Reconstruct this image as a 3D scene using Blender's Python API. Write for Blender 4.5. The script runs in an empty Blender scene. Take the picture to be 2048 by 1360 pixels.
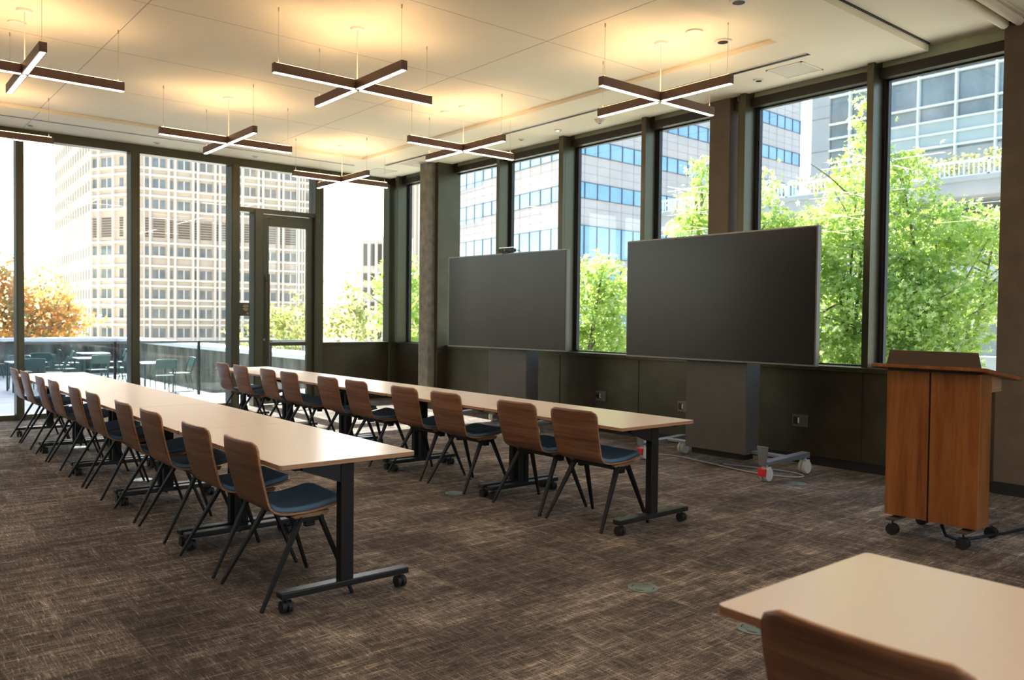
import bpy, bmesh, math, random
from mathutils import Vector, Matrix
R = math.radians
C = bpy.context.scene.collection
rnd = random.Random(7)

# ------------------------------------------------------------------ helpers
class MB:
    def __init__(s): s.v = []; s.f = []; s.m = []
    def poly(s, pts, m=0):
        n = len(s.v); s.v += [tuple(p) for p in pts]; s.f.append(tuple(range(n, n+len(pts)))); s.m.append(m)
    def box(s, x0, x1, y0, y1, z0, z1, m=0):
        s.hexa([(x0,y0,z0),(x1,y0,z0),(x1,y1,z0),(x0,y1,z0),(x0,y0,z1),(x1,y0,z1),(x1,y1,z1),(x0,y1,z1)], m); return s
    def hexa(s, p, m=0):
        n = len(s.v); s.v += [tuple(q) for q in p]
        for f in ((0,3,2,1),(4,5,6,7),(0,1,5,4),(1,2,6,5),(2,3,7,6),(3,0,4,7)):
            s.f.append(tuple(n+i for i in f)); s.m.append(m)
        return s
    def bar(s, a, b, w0, d0, w1=None, d1=None, up=(0,0,1), m=0):
        a = Vector(a); b = Vector(b); t = (b-a).normalized(); up = Vector(up)
        if abs(t.dot(up)) > .98: up = Vector((1,0,0))
        u = t.cross(up).normalized(); v = u.cross(t).normalized()
        w1 = w0 if w1 is None else w1; d1 = d0 if d1 is None else d1
        P = []
        for c, w, d in ((a,w0,d0),(b,w1,d1)):
            P += [c-u*w/2-v*d/2, c+u*w/2-v*d/2, c+u*w/2+v*d/2, c-u*w/2+v*d/2]
        return s.hexa(P, m)
    def cyl(s, a, b, r, r1=None, n=16, m=0, caps=True):
        a = Vector(a); b = Vector(b); t = (b-a).normalized()
        up = Vector((0,0,1)) if abs(t.z) < .9 else Vector((1,0,0))
        u = t.cross(up).normalized(); v = t.cross(u).normalized()
        r1 = r if r1 is None else r1; k = len(s.v)
        for c, q in ((a,r),(b,r1)):
            for i in range(n):
                an = 2*math.pi*i/n; s.v.append(tuple(c+u*q*math.cos(an)+v*q*math.sin(an)))
        for i in range(n):
            j = (i+1) % n; s.f.append((k+i,k+n+i,k+n+j,k+j)); s.m.append(m)
        if caps:
            s.f.append(tuple(k+i for i in range(n))); s.m.append(m)
            s.f.append(tuple(k+n+i for i in range(n-1,-1,-1))); s.m.append(m)
        return s
    def tube(s, pts, r, n=8, m=0):
        pts = [Vector(p) for p in pts]; k = len(s.v); N = len(pts)
        rr = r if isinstance(r, (list,tuple)) else [r]*N
        for i, p in enumerate(pts):
            t = (pts[min(i+1,N-1)]-pts[max(i-1,0)]).normalized()
            up = Vector((0,0,1)) if abs(t.z) < .9 else Vector((1,0,0))
            u = t.cross(up).normalized(); v = t.cross(u).normalized()
            for j in range(n):
                an = 2*math.pi*j/n; s.v.append(tuple(p+(u*math.cos(an)+v*math.sin(an))*rr[i]))
        for i in range(N-1):
            for j in range(n):
                q = (j+1) % n; s.f.append((k+i*n+j,k+(i+1)*n+j,k+(i+1)*n+q,k+i*n+q)); s.m.append(m)
        s.f.append(tuple(k+j for j in range(n))); s.m.append(m)
        s.f.append(tuple(k+(N-1)*n+j for j in range(n-1,-1,-1))); s.m.append(m)
        return s
    def disc(s, x, y, z, r, h, n=28, m=0): return s.cyl((x,y,z),(x,y,z+h), r, n=n, m=m)
    def prism(s, pts, z0, z1, m=0, mt=None):
        n = len(pts)
        s.poly([(x,y,z0) for x,y in reversed(pts)], m); s.poly([(x,y,z1) for x,y in pts], m if mt is None else mt)
        for i in range(n):
            a = pts[i]; b = pts[(i+1)%n]; s.poly([(a[0],a[1],z0),(b[0],b[1],z0),(b[0],b[1],z1),(a[0],a[1],z1)], m)
        return s
    def build(s, name, mats, parent=None, bevel=0, smooth=False, weld=False):
        me = bpy.data.meshes.new(name); me.from_pydata(s.v, [], s.f)
        mats = mats if isinstance(mats, (list,tuple)) else [mats]
        for q in mats: me.materials.append(q)
        for p, q in zip(me.polygons, s.m): p.material_index = q
        if weld:
            b = bmesh.new(); b.from_mesh(me); bmesh.ops.remove_doubles(b, verts=b.verts, dist=1e-5); b.to_mesh(me); b.free()
        me.update()
        if smooth: me.shade_smooth(); me.set_sharp_from_angle(angle=R(38))
        o = bpy.data.objects.new(name, me); C.objects.link(o)
        if parent: o.parent = parent
        if bevel:
            md = o.modifiers.new('bevel','BEVEL'); md.width = bevel; md.segments = 2; md.limit_method = 'ANGLE'; md.angle_limit = R(40)
        return o
def tag(o, label=None, cat=None, group=None, kind=None):
    if label: o['label'] = label
    if cat: o['category'] = cat
    if group: o['group'] = group
    if kind: o['kind'] = kind
    return o
def thing(name, label, cat, loc=(0,0,0), rz=0, group=None):
    o = bpy.data.objects.new(name, None); C.objects.link(o); o.empty_display_size = .1
    o.location = loc; o.rotation_euler = (0,0,rz); return tag(o, label, cat, group)
def struct(o): o['kind'] = 'structure'; return o
def dup(root, loc, rz=None, label=None, group=None, parent=None):
    c = root.copy(); C.objects.link(c)
    if parent is not None: c.parent = parent
    if loc is not None: c.location = loc
    if rz is not None: c.rotation_euler = (0,0,rz)
    if label: c['label'] = label
    if group: c['group'] = group
    for ch in list(root.children): dup(ch, None, parent=c)
    return c
ORD = ['nearest','second','third','fourth','fifth','sixth','seventh','eighth','ninth','farthest']

# ------------------------------------------------------------------ materials
def mat(name, col=(.5,.5,.5), rough=.5, metal=0, spec=.5, emit=None, es=0, coat=0):
    m = bpy.data.materials.new(name); m.use_nodes = True; b = m.node_tree.nodes['Principled BSDF']
    b.inputs['Base Color'].default_value = (*col,1); b.inputs['Roughness'].default_value = rough
    b.inputs['Metallic'].default_value = metal; b.inputs['Specular IOR Level'].default_value = spec
    if coat: b.inputs['Coat Weight'].default_value = coat
    if emit: b.inputs['Emission Color'].default_value = (*emit,1); b.inputs['Emission Strength'].default_value = es
    return m
def N(m, t, **k):
    n = m.node_tree.nodes.new(t)
    for a, v in k.items(): setattr(n, a, v)
    return n
def L(m, a, b): m.node_tree.links.new(a, b)
def coords(m, scale=(1,1,1), kind='Object', rndobj=False):
    tc = N(m,'ShaderNodeTexCoord'); mp = N(m,'ShaderNodeMapping'); mp.inputs['Scale'].default_value = scale
    L(m, tc.outputs[kind], mp.inputs['Vector'])
    if rndobj:
        oi = N(m,'ShaderNodeObjectInfo'); mu = N(m,'ShaderNodeMath', operation='MULTIPLY'); mu.inputs[1].default_value = 37
        L(m, oi.outputs['Random'], mu.inputs[0])
        cb = N(m,'ShaderNodeCombineXYZ')
        for i in range(3): L(m, mu.outputs[0], cb.inputs[i])
        L(m, cb.outputs[0], mp.inputs['Location'])
    return mp.outputs['Vector']
def noise(m, vec, scale=5, detail=4, rough=.5, dist=0):
    n = N(m,'ShaderNodeTexNoise'); n.inputs['Scale'].default_value = scale; n.inputs['Detail'].default_value = detail
    n.inputs['Roughness'].default_value = rough; n.inputs['Distortion'].default_value = dist
    if vec is not None: L(m, vec, n.inputs['Vector'])
    return n.outputs['Fac']
def ramp(m, fac, stops):
    r = N(m,'ShaderNodeValToRGB'); e = r.color_ramp.elements
    while len(e) < len(stops): e.new(.5)
    for q, (p, c) in zip(e, stops): q.position = p; q.color = (*c,1)
    L(m, fac, r.inputs['Fac']); return r.outputs['Color']
def bsdf(m): return m.node_tree.nodes['Principled BSDF']
def bump(m, h, strength=.2, dist=.01):
    b = N(m,'ShaderNodeBump'); b.inputs['Strength'].default_value = strength; b.inputs['Distance'].default_value = dist
    L(m, h, b.inputs['Height']); L(m, b.outputs[0], bsdf(m).inputs['Normal'])
def mottled(name, c0, c1, scale=4, rough=.6, metal=0, spec=.5, bs=0, stretch=(1,1,1), detail=5, rr=None):
    m = mat(name, c0, rough, metal, spec); f = noise(m, coords(m, stretch), scale, detail, .6)
    L(m, ramp(m, f, [(.3,c0),(.7,c1)]), bsdf(m).inputs['Base Color'])
    if bs: bump(m, f, bs)
    if rr: 
        q = N(m,'ShaderNodeMapRange'); q.inputs['To Min'].default_value = rr[0]; q.inputs['To Max'].default_value = rr[1]
        L(m, f, q.inputs['Value']); L(m, q.outputs[0], bsdf(m).inputs['Roughness'])
    return m
def wood(name, cols, stretch, scale=3, rough=.42, rndobj=True, coat=.15):
    m = mat(name, cols[0], rough, coat=coat); v = coords(m, stretch, rndobj=rndobj)
    f = noise(m, v, scale, 6, .62, .6); g = noise(m, v, scale*7, 3, .5)
    mx = N(m,'ShaderNodeMath', operation='MULTIPLY_ADD'); mx.inputs[1].default_value = .3
    sb = N(m,'ShaderNodeMath', operation='SUBTRACT'); sb.inputs[1].default_value = .5
    L(m, g, sb.inputs[0]); L(m, sb.outputs[0], mx.inputs[0]); L(m, f, mx.inputs[2])
    L(m, ramp(m, mx.outputs[0], [(.28,cols[0]),(.5,cols[1]),(.72,cols[2])]), bsdf(m).inputs['Base Color'])
    return m
def glassmat(name, tint=(.96,.98,.97), refl=1.0, ior=1.45, rough=0):
    m = bpy.data.materials.new(name); m.use_nodes = True; nt = m.node_tree; nt.nodes.clear()
    o = N(m,'ShaderNodeOutputMaterial'); mx = N(m,'ShaderNodeMixShader'); t = N(m,'ShaderNodeBsdfTransparent'); g = N(m,'ShaderNodeBsdfGlossy')
    ge = N(m,'ShaderNodeNewGeometry'); dt = N(m,'ShaderNodeVectorMath', operation='DOT_PRODUCT'); L(m, ge.outputs['Normal'], dt.inputs[0]); L(m, ge.outputs['Incoming'], dt.inputs[1])
    ab = N(m,'ShaderNodeMath', operation='ABSOLUTE'); L(m, dt.outputs['Value'], ab.inputs[0]); om = N(m,'ShaderNodeMath', operation='SUBTRACT'); om.inputs[0].default_value = 1; L(m, ab.outputs[0], om.inputs[1])
    pw = N(m,'ShaderNodeMath', operation='POWER'); pw.inputs[1].default_value = 5; L(m, om.outputs[0], pw.inputs[0])
    fr = N(m,'ShaderNodeMath', operation='MULTIPLY_ADD'); fr.inputs[1].default_value = .96; fr.inputs[2].default_value = .04; L(m, pw.outputs[0], fr.inputs[0])
    mu = N(m,'ShaderNodeMath', operation='MULTIPLY'); mu.inputs[1].default_value = refl
    t.inputs['Color'].default_value = (*tint,1); g.inputs['Roughness'].default_value = rough
    L(m, fr.outputs[0], mu.inputs[0]); L(m, mu.outputs[0], mx.inputs['Fac']); L(m, t.outputs[0], mx.inputs[1]); L(m, g.outputs[0], mx.inputs[2])
    L(m, mx.outputs[0], o.inputs['Surface']); return m
def leafmat(name, c0, c1, tr=(.5,.7,.1), k=.5, scale=1.5):
    m = mat(name, c0, .38, spec=.6); f = noise(m, coords(m), scale, 3, .6)
    g = noise(m, coords(m), 9, 2, .5); ad = N(m,'ShaderNodeMath', operation='MULTIPLY_ADD'); ad.inputs[1].default_value = .5
    L(m, g, ad.inputs[0]); s2 = N(m,'ShaderNodeMath', operation='MULTIPLY'); s2.inputs[1].default_value = .5; L(m, f, s2.inputs[0]); L(m, s2.outputs[0], ad.inputs[2])
    c = ramp(m, ad.outputs[0], [(.35,c0),(.65,c1)]); L(m, c, bsdf(m).inputs['Base Color'])
    t = N(m,'ShaderNodeBsdfTranslucent'); t.inputs['Color'].default_value = (*tr,1)
    mx = N(m,'ShaderNodeMixShader'); mx.inputs['Fac'].default_value = k
    out = m.node_tree.nodes['Material Output']; L(m, bsdf(m).outputs[0], mx.inputs[1]); L(m, t.outputs[0], mx.inputs[2]); L(m, mx.outputs[0], out.inputs['Surface'])
    return m

M = {}
# carpet tiles: woven streaks running both ways, tone shifting from tile to tile
def carpet():
    m = mat('carpet', (.06,.05,.045), .95, spec=.15)
    tc = N(m,'ShaderNodeTexCoord')
    def mapped(s):
        mp = N(m,'ShaderNodeMapping'); mp.inputs['Scale'].default_value = s
        L(m, tc.outputs['Object'], mp.inputs['Vector']); return mp.outputs['Vector']
    def mt(op, x, y=None, z=None):
        q = N(m,'ShaderNodeMath', operation=op)
        for i, k in enumerate((x,y,z)):
            if k is None: continue
            if isinstance(k,(int,float)): q.inputs[i].default_value = k
            else: L(m, k, q.inputs[i])
        return q.outputs[0]
    a = noise(m, mapped((10,150,1)), 1, 2, .6); b = noise(m, mapped((150,10,1)), 1, 2, .6)   # threads both ways
    a2 = noise(m, mapped((1.5,15,1)), 1, 5, .75); b2 = noise(m, mapped((15,1.5,1)), 1, 5, .75) # worn streaks
    big = noise(m, mapped((1,1.3,1)), 1.5, 4, .65); fine = noise(m, mapped((1,1,1)), 170, 2, .6)
    sn = N(m,'ShaderNodeVectorMath', operation='SNAP'); sn.inputs[1].default_value = (.5,.5,5); L(m, tc.outputs['Object'], sn.inputs[0])
    wn = N(m,'ShaderNodeTexWhiteNoise', noise_dimensions='3D'); L(m, sn.outputs[0], wn.inputs['Vector'])
    th = mt('MAXIMUM', a, b); stv = mt('MAXIMUM', a2, mt('SUBTRACT', b2, .03))
    t = mt('ADD', mt('MULTIPLY', mt('SUBTRACT', th, .5), 1.1), .36)
    t = mt('MULTIPLY_ADD', mt('SUBTRACT', stv, .52), .9, t)
    t = mt('MULTIPLY_ADD', mt('SUBTRACT', big, .5), .55, t)
    t = mt('MULTIPLY_ADD', mt('SUBTRACT', wn.outputs['Value'], .5), .10, t)
    t = mt('MULTIPLY_ADD', mt('SUBTRACT', fine, .5), .5, t)
    L(m, ramp(m, t, [(.20,(.045,.039,.036)),(.40,(.115,.100,.090)),(.56,(.27,.238,.208)),(.76,(.70,.62,.53))]), bsdf(m).inputs['Base Color'])
    bump(m, fine, .5, .004); return m
M['carpet'] = carpet()
M['ceiling'] = mottled('ceiling_paint', (.87,.81,.645), (.89,.83,.665), 2, .85)
M['slot'] = mat('slot_black', (.01,.01,.01), .6)
M['joint'] = mat('panel_joint', (.45,.40,.33), .9)
M['steel'] = mottled('blackened_steel', (.076,.066,.043), (.106,.094,.063), 3, .42, .75, .4, rr=(.34,.48))  # olive tint in the base colour carries green reflections of the trees
M['frame'] = mat('bronze_frame', (.090,.084,.054), .33, .7)  # tinted olive too, for the trees mirrored in the mullion sides
M['header'] = mat('header_dark', (.028,.022,.018), .45, .3)
M['pocket'] = mat('pocket_sheet', (.50,.56,.38), .5, .0)  # pale green colour stands in for tree light reflected in the sheet metal
M['gasket'] = mat('gasket', (.015,.015,.015), .5)
M['concrete'] = mottled('rough_concrete', (.14,.135,.11), (.26,.25,.20), 9, .9, bs=.6)
M['column'] = mottled('pillar_brown', (.11,.08,.052), (.145,.108,.07), 5, .7)
M['plaster'] = mottled('wall_plaster', (.72,.67,.58), (.76,.71,.62), 3, .85)
M['glass'] = glassmat('window_glass')
M['railglass'] = glassmat('rail_glass', (.93,.97,.96), 1.0)
M['blacksteel'] = mat('powder_black', (.018,.017,.017), .36, .1)
M['chairblack'] = mat('chair_leg_black', (.014,.012,.011), .55, 0, .3)
M['rubber'] = mat('rubber_black', (.015,.015,.015), .55)
M['laminate'] = mat('laminate_cream', (.86,.76,.66), .28, spec=.5)
M['plyedge'] = wood('ply_edge', [(.30,.13,.06),(.46,.23,.12),(.52,.30,.17)], (2,2,60), 2, .5)
M['walnut'] = wood('walnut_veneer', [(.13,.047,.022),(.25,.105,.05),(.37,.17,.085)], (2.2,.55,16), 1.6, .4)
M['cherry'] = wood('lectern_veneer', [(.17,.05,.011),(.28,.092,.022),(.38,.14,.038)], (9,9,.7), 1.4, .35, coat=.3)
M['fabric'] = mottled('blue_fabric', (.14,.21,.29), (.20,.29,.38), 260, .95, spec=.2, bs=.3)
M['screen'] = mat('screen_matte', (.008,.008,.008), .23, spec=.5)
M['bezel'] = mat('screen_bezel', (.20,.19,.17), .35, .8)
M['standgrey'] = mottled('stand_grey', (.09,.083,.072), (.115,.105,.092), 4, .5, .3)
M['armgrey'] = mat('arm_silver', (.26,.28,.30), .4, .5)
M['casterwhite'] = mat('caster_white', (.72,.68,.62), .4)
M['red'] = mat('brake_red', (.65,.03,.04), .4)
M['chrome'] = mat('chrome', (.7,.7,.7), .15, 1)
M['lampbody'] = mat('fixture_bronze', (.15,.092,.07), .45, .4)
M['diffuser'] = mat('lamp_diffuser', (.9,.8,.75), .6, emit=(1,.80,.66), es=10)
M['uplight'] = mat('lamp_uplight', (.9,.8,.7), .6, emit=(1,.62,.31), es=11)
M['white'] = mat('white_plastic', (.8,.76,.68), .5)
M['cable'] = mat('cable_steel', (.55,.45,.35), .4, .6)
M['greycable'] = mat('cable_grey', (.45,.42,.38), .6)
M['blackcable'] = mat('cable_black', (.01,.01,.01), .5)
M['outletplate'] = mat('outlet_plate', (.17,.155,.13), .4, .5)
M['brass'] = mottled('floor_box_metal', (.30,.36,.33), (.40,.46,.42), 8, .35, .8)
M['lip'] = mat('bronze_sheet', (.12,.08,.055), .5, .4)
M['goldtext'] = mat('sign_print', (.55,.4,.2), .5)
# outdoors
M['deck'] = mottled('terrace_paving', (.44,.43,.41), (.54,.53,.50), 2, .8)
M['stain'] = mottled('stained_concrete', (.03,.028,.022), (.20,.185,.15), 3.2, .9, bs=.4, stretch=(1,1,.35), detail=7)
M['coping'] = mottled('coping_stone', (.70,.69,.66), (.78,.77,.74), 3, .8)
M['green'] = mat('green_metal', (.045,.09,.08), .45, .2)
M['tabletopout'] = mat('terrace_top', (.42,.50,.52), .4, .3)
M['precast'] = mottled('precast_beige', (.46,.385,.30), (.52,.44,.35), .25, .85)
M['precastrib'] = mat('precast_white', (.70,.63,.53), .85)
M['towerglass'] = mottled('tower_glass', (.05,.075,.09), (.16,.17,.16), .5, .12, .0, .8)
M['sideglass'] = mat('side_window', (.13,.12,.11), .6, 0, .1)
M['louvre'] = mat('louvre_dark', (.10,.085,.07), .7)
M['bandwhite'] = mottled('stone_cladding', (.40,.38,.37), (.47,.45,.44), .35, .75)
M['bandjoint'] = mat('cladding_joint', (.24,.23,.23), .8)
M['ribbon'] = mottled('ribbon_glass', (.13,.26,.40), (.26,.42,.56), .12, .08, .35, .6)
M['mullout'] = mat('dark_mullion', (.06,.08,.10), .5)
M['glazing'] = mottled('curtain_glass', (.06,.09,.10), (.24,.30,.32), .35, .12, .0, .7, stretch=(1,1.5,1))
M['spandrel'] = mottled('pale_spandrel', (.36,.44,.44), (.44,.52,.51), .5, .35, 0, .6)
M['mullwhite'] = mat('pale_mullion', (.72,.78,.76), .5)
M['concrete2'] = mottled('grey_cladding', (.30,.33,.34), (.38,.41,.42), .6, .85)
M['leafA'] = leafmat('maple_leaf', (.09,.19,.03), (.36,.50,.12), (.55,.74,.15), .48)
M['leafB'] = leafmat('maple_leaf_light', (.22,.34,.07), (.60,.68,.30), (.75,.88,.32), .48)
M['leafO'] = leafmat('autumn_leaf', (.55,.14,.03), (.62,.42,.07), (.95,.45,.10), .45, 2.5)
M['leafY'] = leafmat('shrub_leaf', (.09,.12,.025), (.34,.31,.08), (.55,.52,.16), .38)
M['bark'] = mottled('bark', (.10,.08,.06), (.20,.17,.13), 14, .9, bs=.5)
M['street'] = mottled('street_ground', (.52,.51,.45), (.60,.58,.52), .4, .9)

# ------------------------------------------------------------------ camera, sky, sun
cam = bpy.data.cameras.new('camera'); co = bpy.data.objects.new('camera', cam); C.objects.link(co)
cam.sensor_width = 36; cam.lens = 36*1643.8/2048; cam.clip_end = 1000
yaw, pit, rol = .6920188, -.02522072, .01131138
f = Vector((math.sin(yaw)*math.cos(pit), math.cos(yaw)*math.cos(pit), math.sin(pit)))
r = Vector((math.cos(yaw), -math.sin(yaw), 0)); u = r.cross(f)
r2 = math.cos(rol)*r + math.sin(rol)*u; u2 = -math.sin(rol)*r + math.cos(rol)*u
co.matrix_world = Matrix(((r2.x,u2.x,-f.x,0),(r2.y,u2.y,-f.y,0),(r2.z,u2.z,-f.z,1.39),(0,0,0,1)))
cam.dof.use_dof = True; cam.dof.focus_distance = 5.2; cam.dof.aperture_fstop = 3.2
bpy.context.scene.camera = co
W = bpy.data.worlds.new('sky'); bpy.context.scene.world = W; W.use_nodes = True
nt = W.node_tree; bg = nt.nodes['Background']; sk = nt.nodes.new('ShaderNodeTexSky'); sk.sky_type = 'NISHITA'
SUN_AZ, SUN_EL = R(3), R(44.3)
sk.sun_disc = False; sk.sun_elevation = SUN_EL; sk.sun_rotation = SUN_AZ; sk.air_density = 1.1; sk.dust_density = 2.5; sk.ozone_density = 1.0
nt.links.new(sk.outputs[0], bg.inputs[0]); bg.inputs[1].default_value = .27
sl = bpy.data.lights.new('sun', 'SUN'); sl.energy = 8; sl.angle = R(.6); sl.color = (1,.95,.86)
so = bpy.data.objects.new('sun', sl); C.objects.link(so)
sd = Vector((math.sin(SUN_AZ)*math.cos(SUN_EL), math.cos(SUN_AZ)*math.cos(SUN_EL), math.sin(SUN_EL)))
so.rotation_euler = sd.to_track_quat('Z','Y').to_euler()
vs = bpy.context.scene.view_settings; vs.view_transform = 'Standard'; vs.look = 'None'; vs.gamma = 1; vs.use_curve_mapping = False; vs.exposure = 1.5
cy = bpy.context.scene.cycles
cy.use_denoising = True; cy.max_bounces = 8; cy.diffuse_bounces = 4; cy.glossy_bounces = 4; cy.transparent_max_bounces = 16; cy.transmission_bounces = 4
cy.caustics_reflective = False; cy.caustics_refractive = False; cy.sample_clamp_indirect = 6

# ------------------------------------------------------------------ room shell
XL, YN, XR, YF = -4.6, -5.2, 7.6, 12.4
CZ, TZ, HZ = 3.79, 3.83, 3.86           # main ceiling, raised tray, ceiling beyond the step
m = MB(); m.box(XL-.2, XR, YN-.2, YF+.12, -.25, 0); struct(m.build('floor', M['carpet']))
# ceiling: strips round the raised tray
m = MB(); TX0, TX1, TY0, TY1 = -2.6, 6.27, 4.04, 11.16
m.box(XL, 7.46, TY1, YF-.02, CZ, CZ+.25); m.box(XL, 7.46, 3.30, TY0, CZ, CZ+.25)
m.box(XL, TX0, TY0, TY1, CZ, CZ+.25); m.box(TX1, 7.46, TY0, TY1, CZ, CZ+.25)
m.box(TX0, TX1, TY0, TY1, TZ, TZ+.21); m.box(XL, 7.6, YN, 3.30, HZ, HZ+.2)
ceil = struct(m.build('ceiling', M['ceiling']))
j = MB()
for x in (1.93, 4.85): j.box(x-.0035, x+.0035, TY0, TY1, TZ-.001, TZ+.002)
for y in (5.42, 6.85, 8.27, 9.72): j.box(TX0, TX1, y-.0025, y+.0025, TZ-.001, TZ+.002)
for x in (1.93,): j.box(x-.003, x+.003, TY1, YF-.02, CZ-.001, CZ+.002)
j.build('joint', M['joint'], ceil)
m = MB(); m.box(XL, 7.46, 3.285, 3.30, HZ-.012, HZ+.01); m.build('shadow_gap', M['slot'], ceil)
# left and near walls (behind the camera)
m = MB(); m.box(XL-.2, XL, YN-.2, YF, 0, HZ+.2); struct(m.build('wall_left', M['column']))
m = MB(); m.box(XL, XR, YN-.2, YN, 0, .5); m.box(XL, XR, YN-.2, YN, 3.6, HZ+.2)
for x in [XL+1.74*i for i in range(8)]: m.box(x, min(x+.16,XR), YN-.2, YN, .5, 3.6)
wn_ = struct(m.build('wall_near', M['plaster'])); MB().box(XL, XR, YN-.1, YN-.09, .5, 3.6).build('window_glass', M['glass'], wn_)
# right wall: low blackened steel panels, sill, windows above
wr = MB(); wr.box(7.38, 7.66, 2.66, 11.0, .09, .955)
wr = struct(wr.build('wall_right', M['steel']))
seams = MB()
for y in (3.05, 3.79, 5.17, 6.54, 7.91, 9.29, 10.66): seams.box(7.374, 7.381, y-.002, y+.002, .10, .95)
seams.build('panel_seam', M['gasket'], wr)
sill = MB(); sill.box(7.36, 7.60, 2.66, 10.98, .955, .975); sill.box(7.35,7.37,2.66,10.98,.93,.975); sill.build('window_sill', M['steel'], wr, bevel=.003)
# far corner part of the right wall, set back
m = MB(); m.box(7.57, 7.70, 11.0, YF-.05, 0, .96); m.box(7.52, 7.6, 11.0, YF-.05, .955, .975); struct(m.build('wall_right', M['steel']))
m = MB(); m.box(7.40, 7.66, 2.66, 11.0, 0, .09); struct(m.build('baseboard_right', M['gasket']))
m = MB(); m.box(7.38, 7.8, YN, 2.66, .10, HZ+.1); struct(m.build('wall_right', M['column']))
m = MB(); m.box(7.37, 7.40, YN, 2.665, 0, .10); struct(m.build('baseboard_right', M['gasket']))
# head of the right-hand windows: blind pocket and dark frame
m = MB(); m.box(7.50, 7.66, 2.66, YF, 3.66, 3.75, 0); m.box(7.56, 7.66, 2.66, YF, 3.75, 3.95, 1); m.box(7.44, 7.70, 2.66, YF+.1, 3.95, 4.10, 1); struct(m.build('trim_1', [M['header'], M['pocket']]))
for i, y in enumerate((3.79, 5.17, 6.54, 7.91, 9.29, 10.66, 12.02)):
    m = MB(); z1 = 3.94
    m.box(7.40, 7.585, y-.032, y+.032, .976, z1, 0); m.box(7.585, 7.66, y-.06, y+.06, .976, z1, 1)
    if abs(y-7.91) < .01: m.box(7.36, 7.45, y-.03, y+.055, .976, CZ)
    struct(m.build('trim_%d' % (i+2), [M['frame'], M['gasket']], bevel=.003))
ys = [2.66, 3.73, 5.11, 6.48, 7.85, 9.23, 10.60, 11.96]; ye = [3.73, 5.11, 6.48, 7.85, 9.23, 10.60, 11.96, 12.3]
for i in range(8):
    a = ys[i]+(.0 if i == 0 else .12); b = ye[i]
    m = MB(); m.box(7.606, 7.618, a, b, .975, 3.66); w = struct(m.build('window_%d' % (i+1), M['glass']))
    g = MB()
    g.box(7.595, 7.65, a, b, .965, .99); g.box(7.595,7.65,a,b,3.645,3.665); g.box(7.595,7.65,a,a+.02,.98,3.66); g.box(7.595,7.65,b-.02,b,.98,3.66)
    g.build('window_frame', M['gasket'], w)
# pillars in the right wall
m = MB(); m.box(7.44, 7.80, 5.355, 5.62, .0, CZ+.2); struct(m.build('trim_9', M['column'], bevel=.004))
m = MB(); m.box(7.45, 7.60, 5.20, 5.26, .97, CZ+.15); struct(m.build('trim_10', M['steel']))
# rough concrete pillar in the far corner with steel casing beside it
m = MB(); m.box(7.08, 7.30, 10.58, 10.84, 0, CZ)
o = struct(m.build('trim_11', M['concrete'], bevel=.012))
m = MB(); m.box(7.20, 7.62, 10.50, 10.60, 0, CZ+.1); m.box(7.30, 7.62, 10.6, 10.8, 0, CZ); struct(m.build('trim_12', M['steel'], bevel=.003))
# far glass wall
m = MB(); m.box(6.17, 7.60, 12.36, 12.56, 0, .965); m.box(6.17, 7.6, 12.30, 12.42, .955, .98); struct(m.build('wall_far', M['steel']))
m = MB(); m.box(XL, 7.6, 12.34, 12.50, 3.67, 3.95); struct(m.build('trim_13', M['frame'], bevel=.003))
m = MB(); m.box(XL, 4.75, 12.33, 12.50, 0, .07); struct(m.build('trim_14', M['frame'], bevel=.003))
k = 15
for x0, x1, z0, z1, d in ((1.85,1.94,0,3.68,.2),(3.24,3.36,0,3.68,.22),(4.66,4.79,0,3.68,.24),(5.02,5.17,0,3.03,.2),(6.03,6.18,0,3.68,.24),(7.42,7.60,0,3.68,.2),(-1.0,-.9,0,3.68,.2),(.42,.52,0,3.68,.2),(-2.45,-2.35,0,3.68,.2),(-3.9,-3.8,0,3.68,.2)):
    m = MB(); m.box(x0, x1, 12.40-d/2, 12.40+d/2, z0, z1); m.box(x0+.015, x1-.015, 12.40-d/2-.012, 12.40-d/2, z0, z1); struct(m.build('trim_%d' % k, M['frame'], bevel=.004)); k += 1
m = MB(); m.box(4.75, 6.10, 12.31, 12.49, 2.99, 3.06); struct(m.build('trim_%d' % k, M['frame'], bevel=.003))
wi = 9
for x0, x1, z0, z1 in ((1.94,3.24,.07,3.67),(3.36,4.66,.07,3.67),(4.79,6.03,3.06,3.67),(4.79,5.02,.03,2.99),(6.18,7.42,.98,3.67),(.52,1.85,.07,3.67),(-.9,.42,.07,3.67),(-2.35,-1.0,.07,3.67),(-3.8,-2.45,.07,3.67)):
    m = MB(); m.box(x0, x1, 12.40, 12.412, z0, z1); w = struct(m.build('window_%d' % wi, M['glass'])); wi += 1
# glazed door
d = bpy.data.objects.new('door_1', None); C.objects.link(d); struct(d); d.location = (5.17, 12.38, 0)
m = MB(); W_, H_ = .86, 2.98
m.box(0, .11, -.03, .03, .02, H_); m.box(W_-.11, W_, -.03, .03, .02, H_); m.box(.11, W_-.11, -.03, .03, H_-.18, H_); m.box(.11, W_-.11, -.03, .03, .93, .99); m.box(.11, W_-.11, -.03, .03, .02, .14)
m.build('door_leaf', M['frame'], d, bevel=.004)
m = MB(); m.box(.11, W_-.11, -.004, .004, .14, .93); m.box(.11, W_-.11, -.004, .004, .99, H_-.18); m.build('door_glass', M['glass'], d)
m = MB(); m.cyl((.085,-.10,.62),(.085,-.10,2.05),.014); m.cyl((.085,-.10,.75),(.085,-.02,.75),.009); m.cyl((.085,-.10,1.95),(.085,-.02,1.95),.009); m.build('door_handle', M['lampbody'], d, smooth=True)
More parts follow.
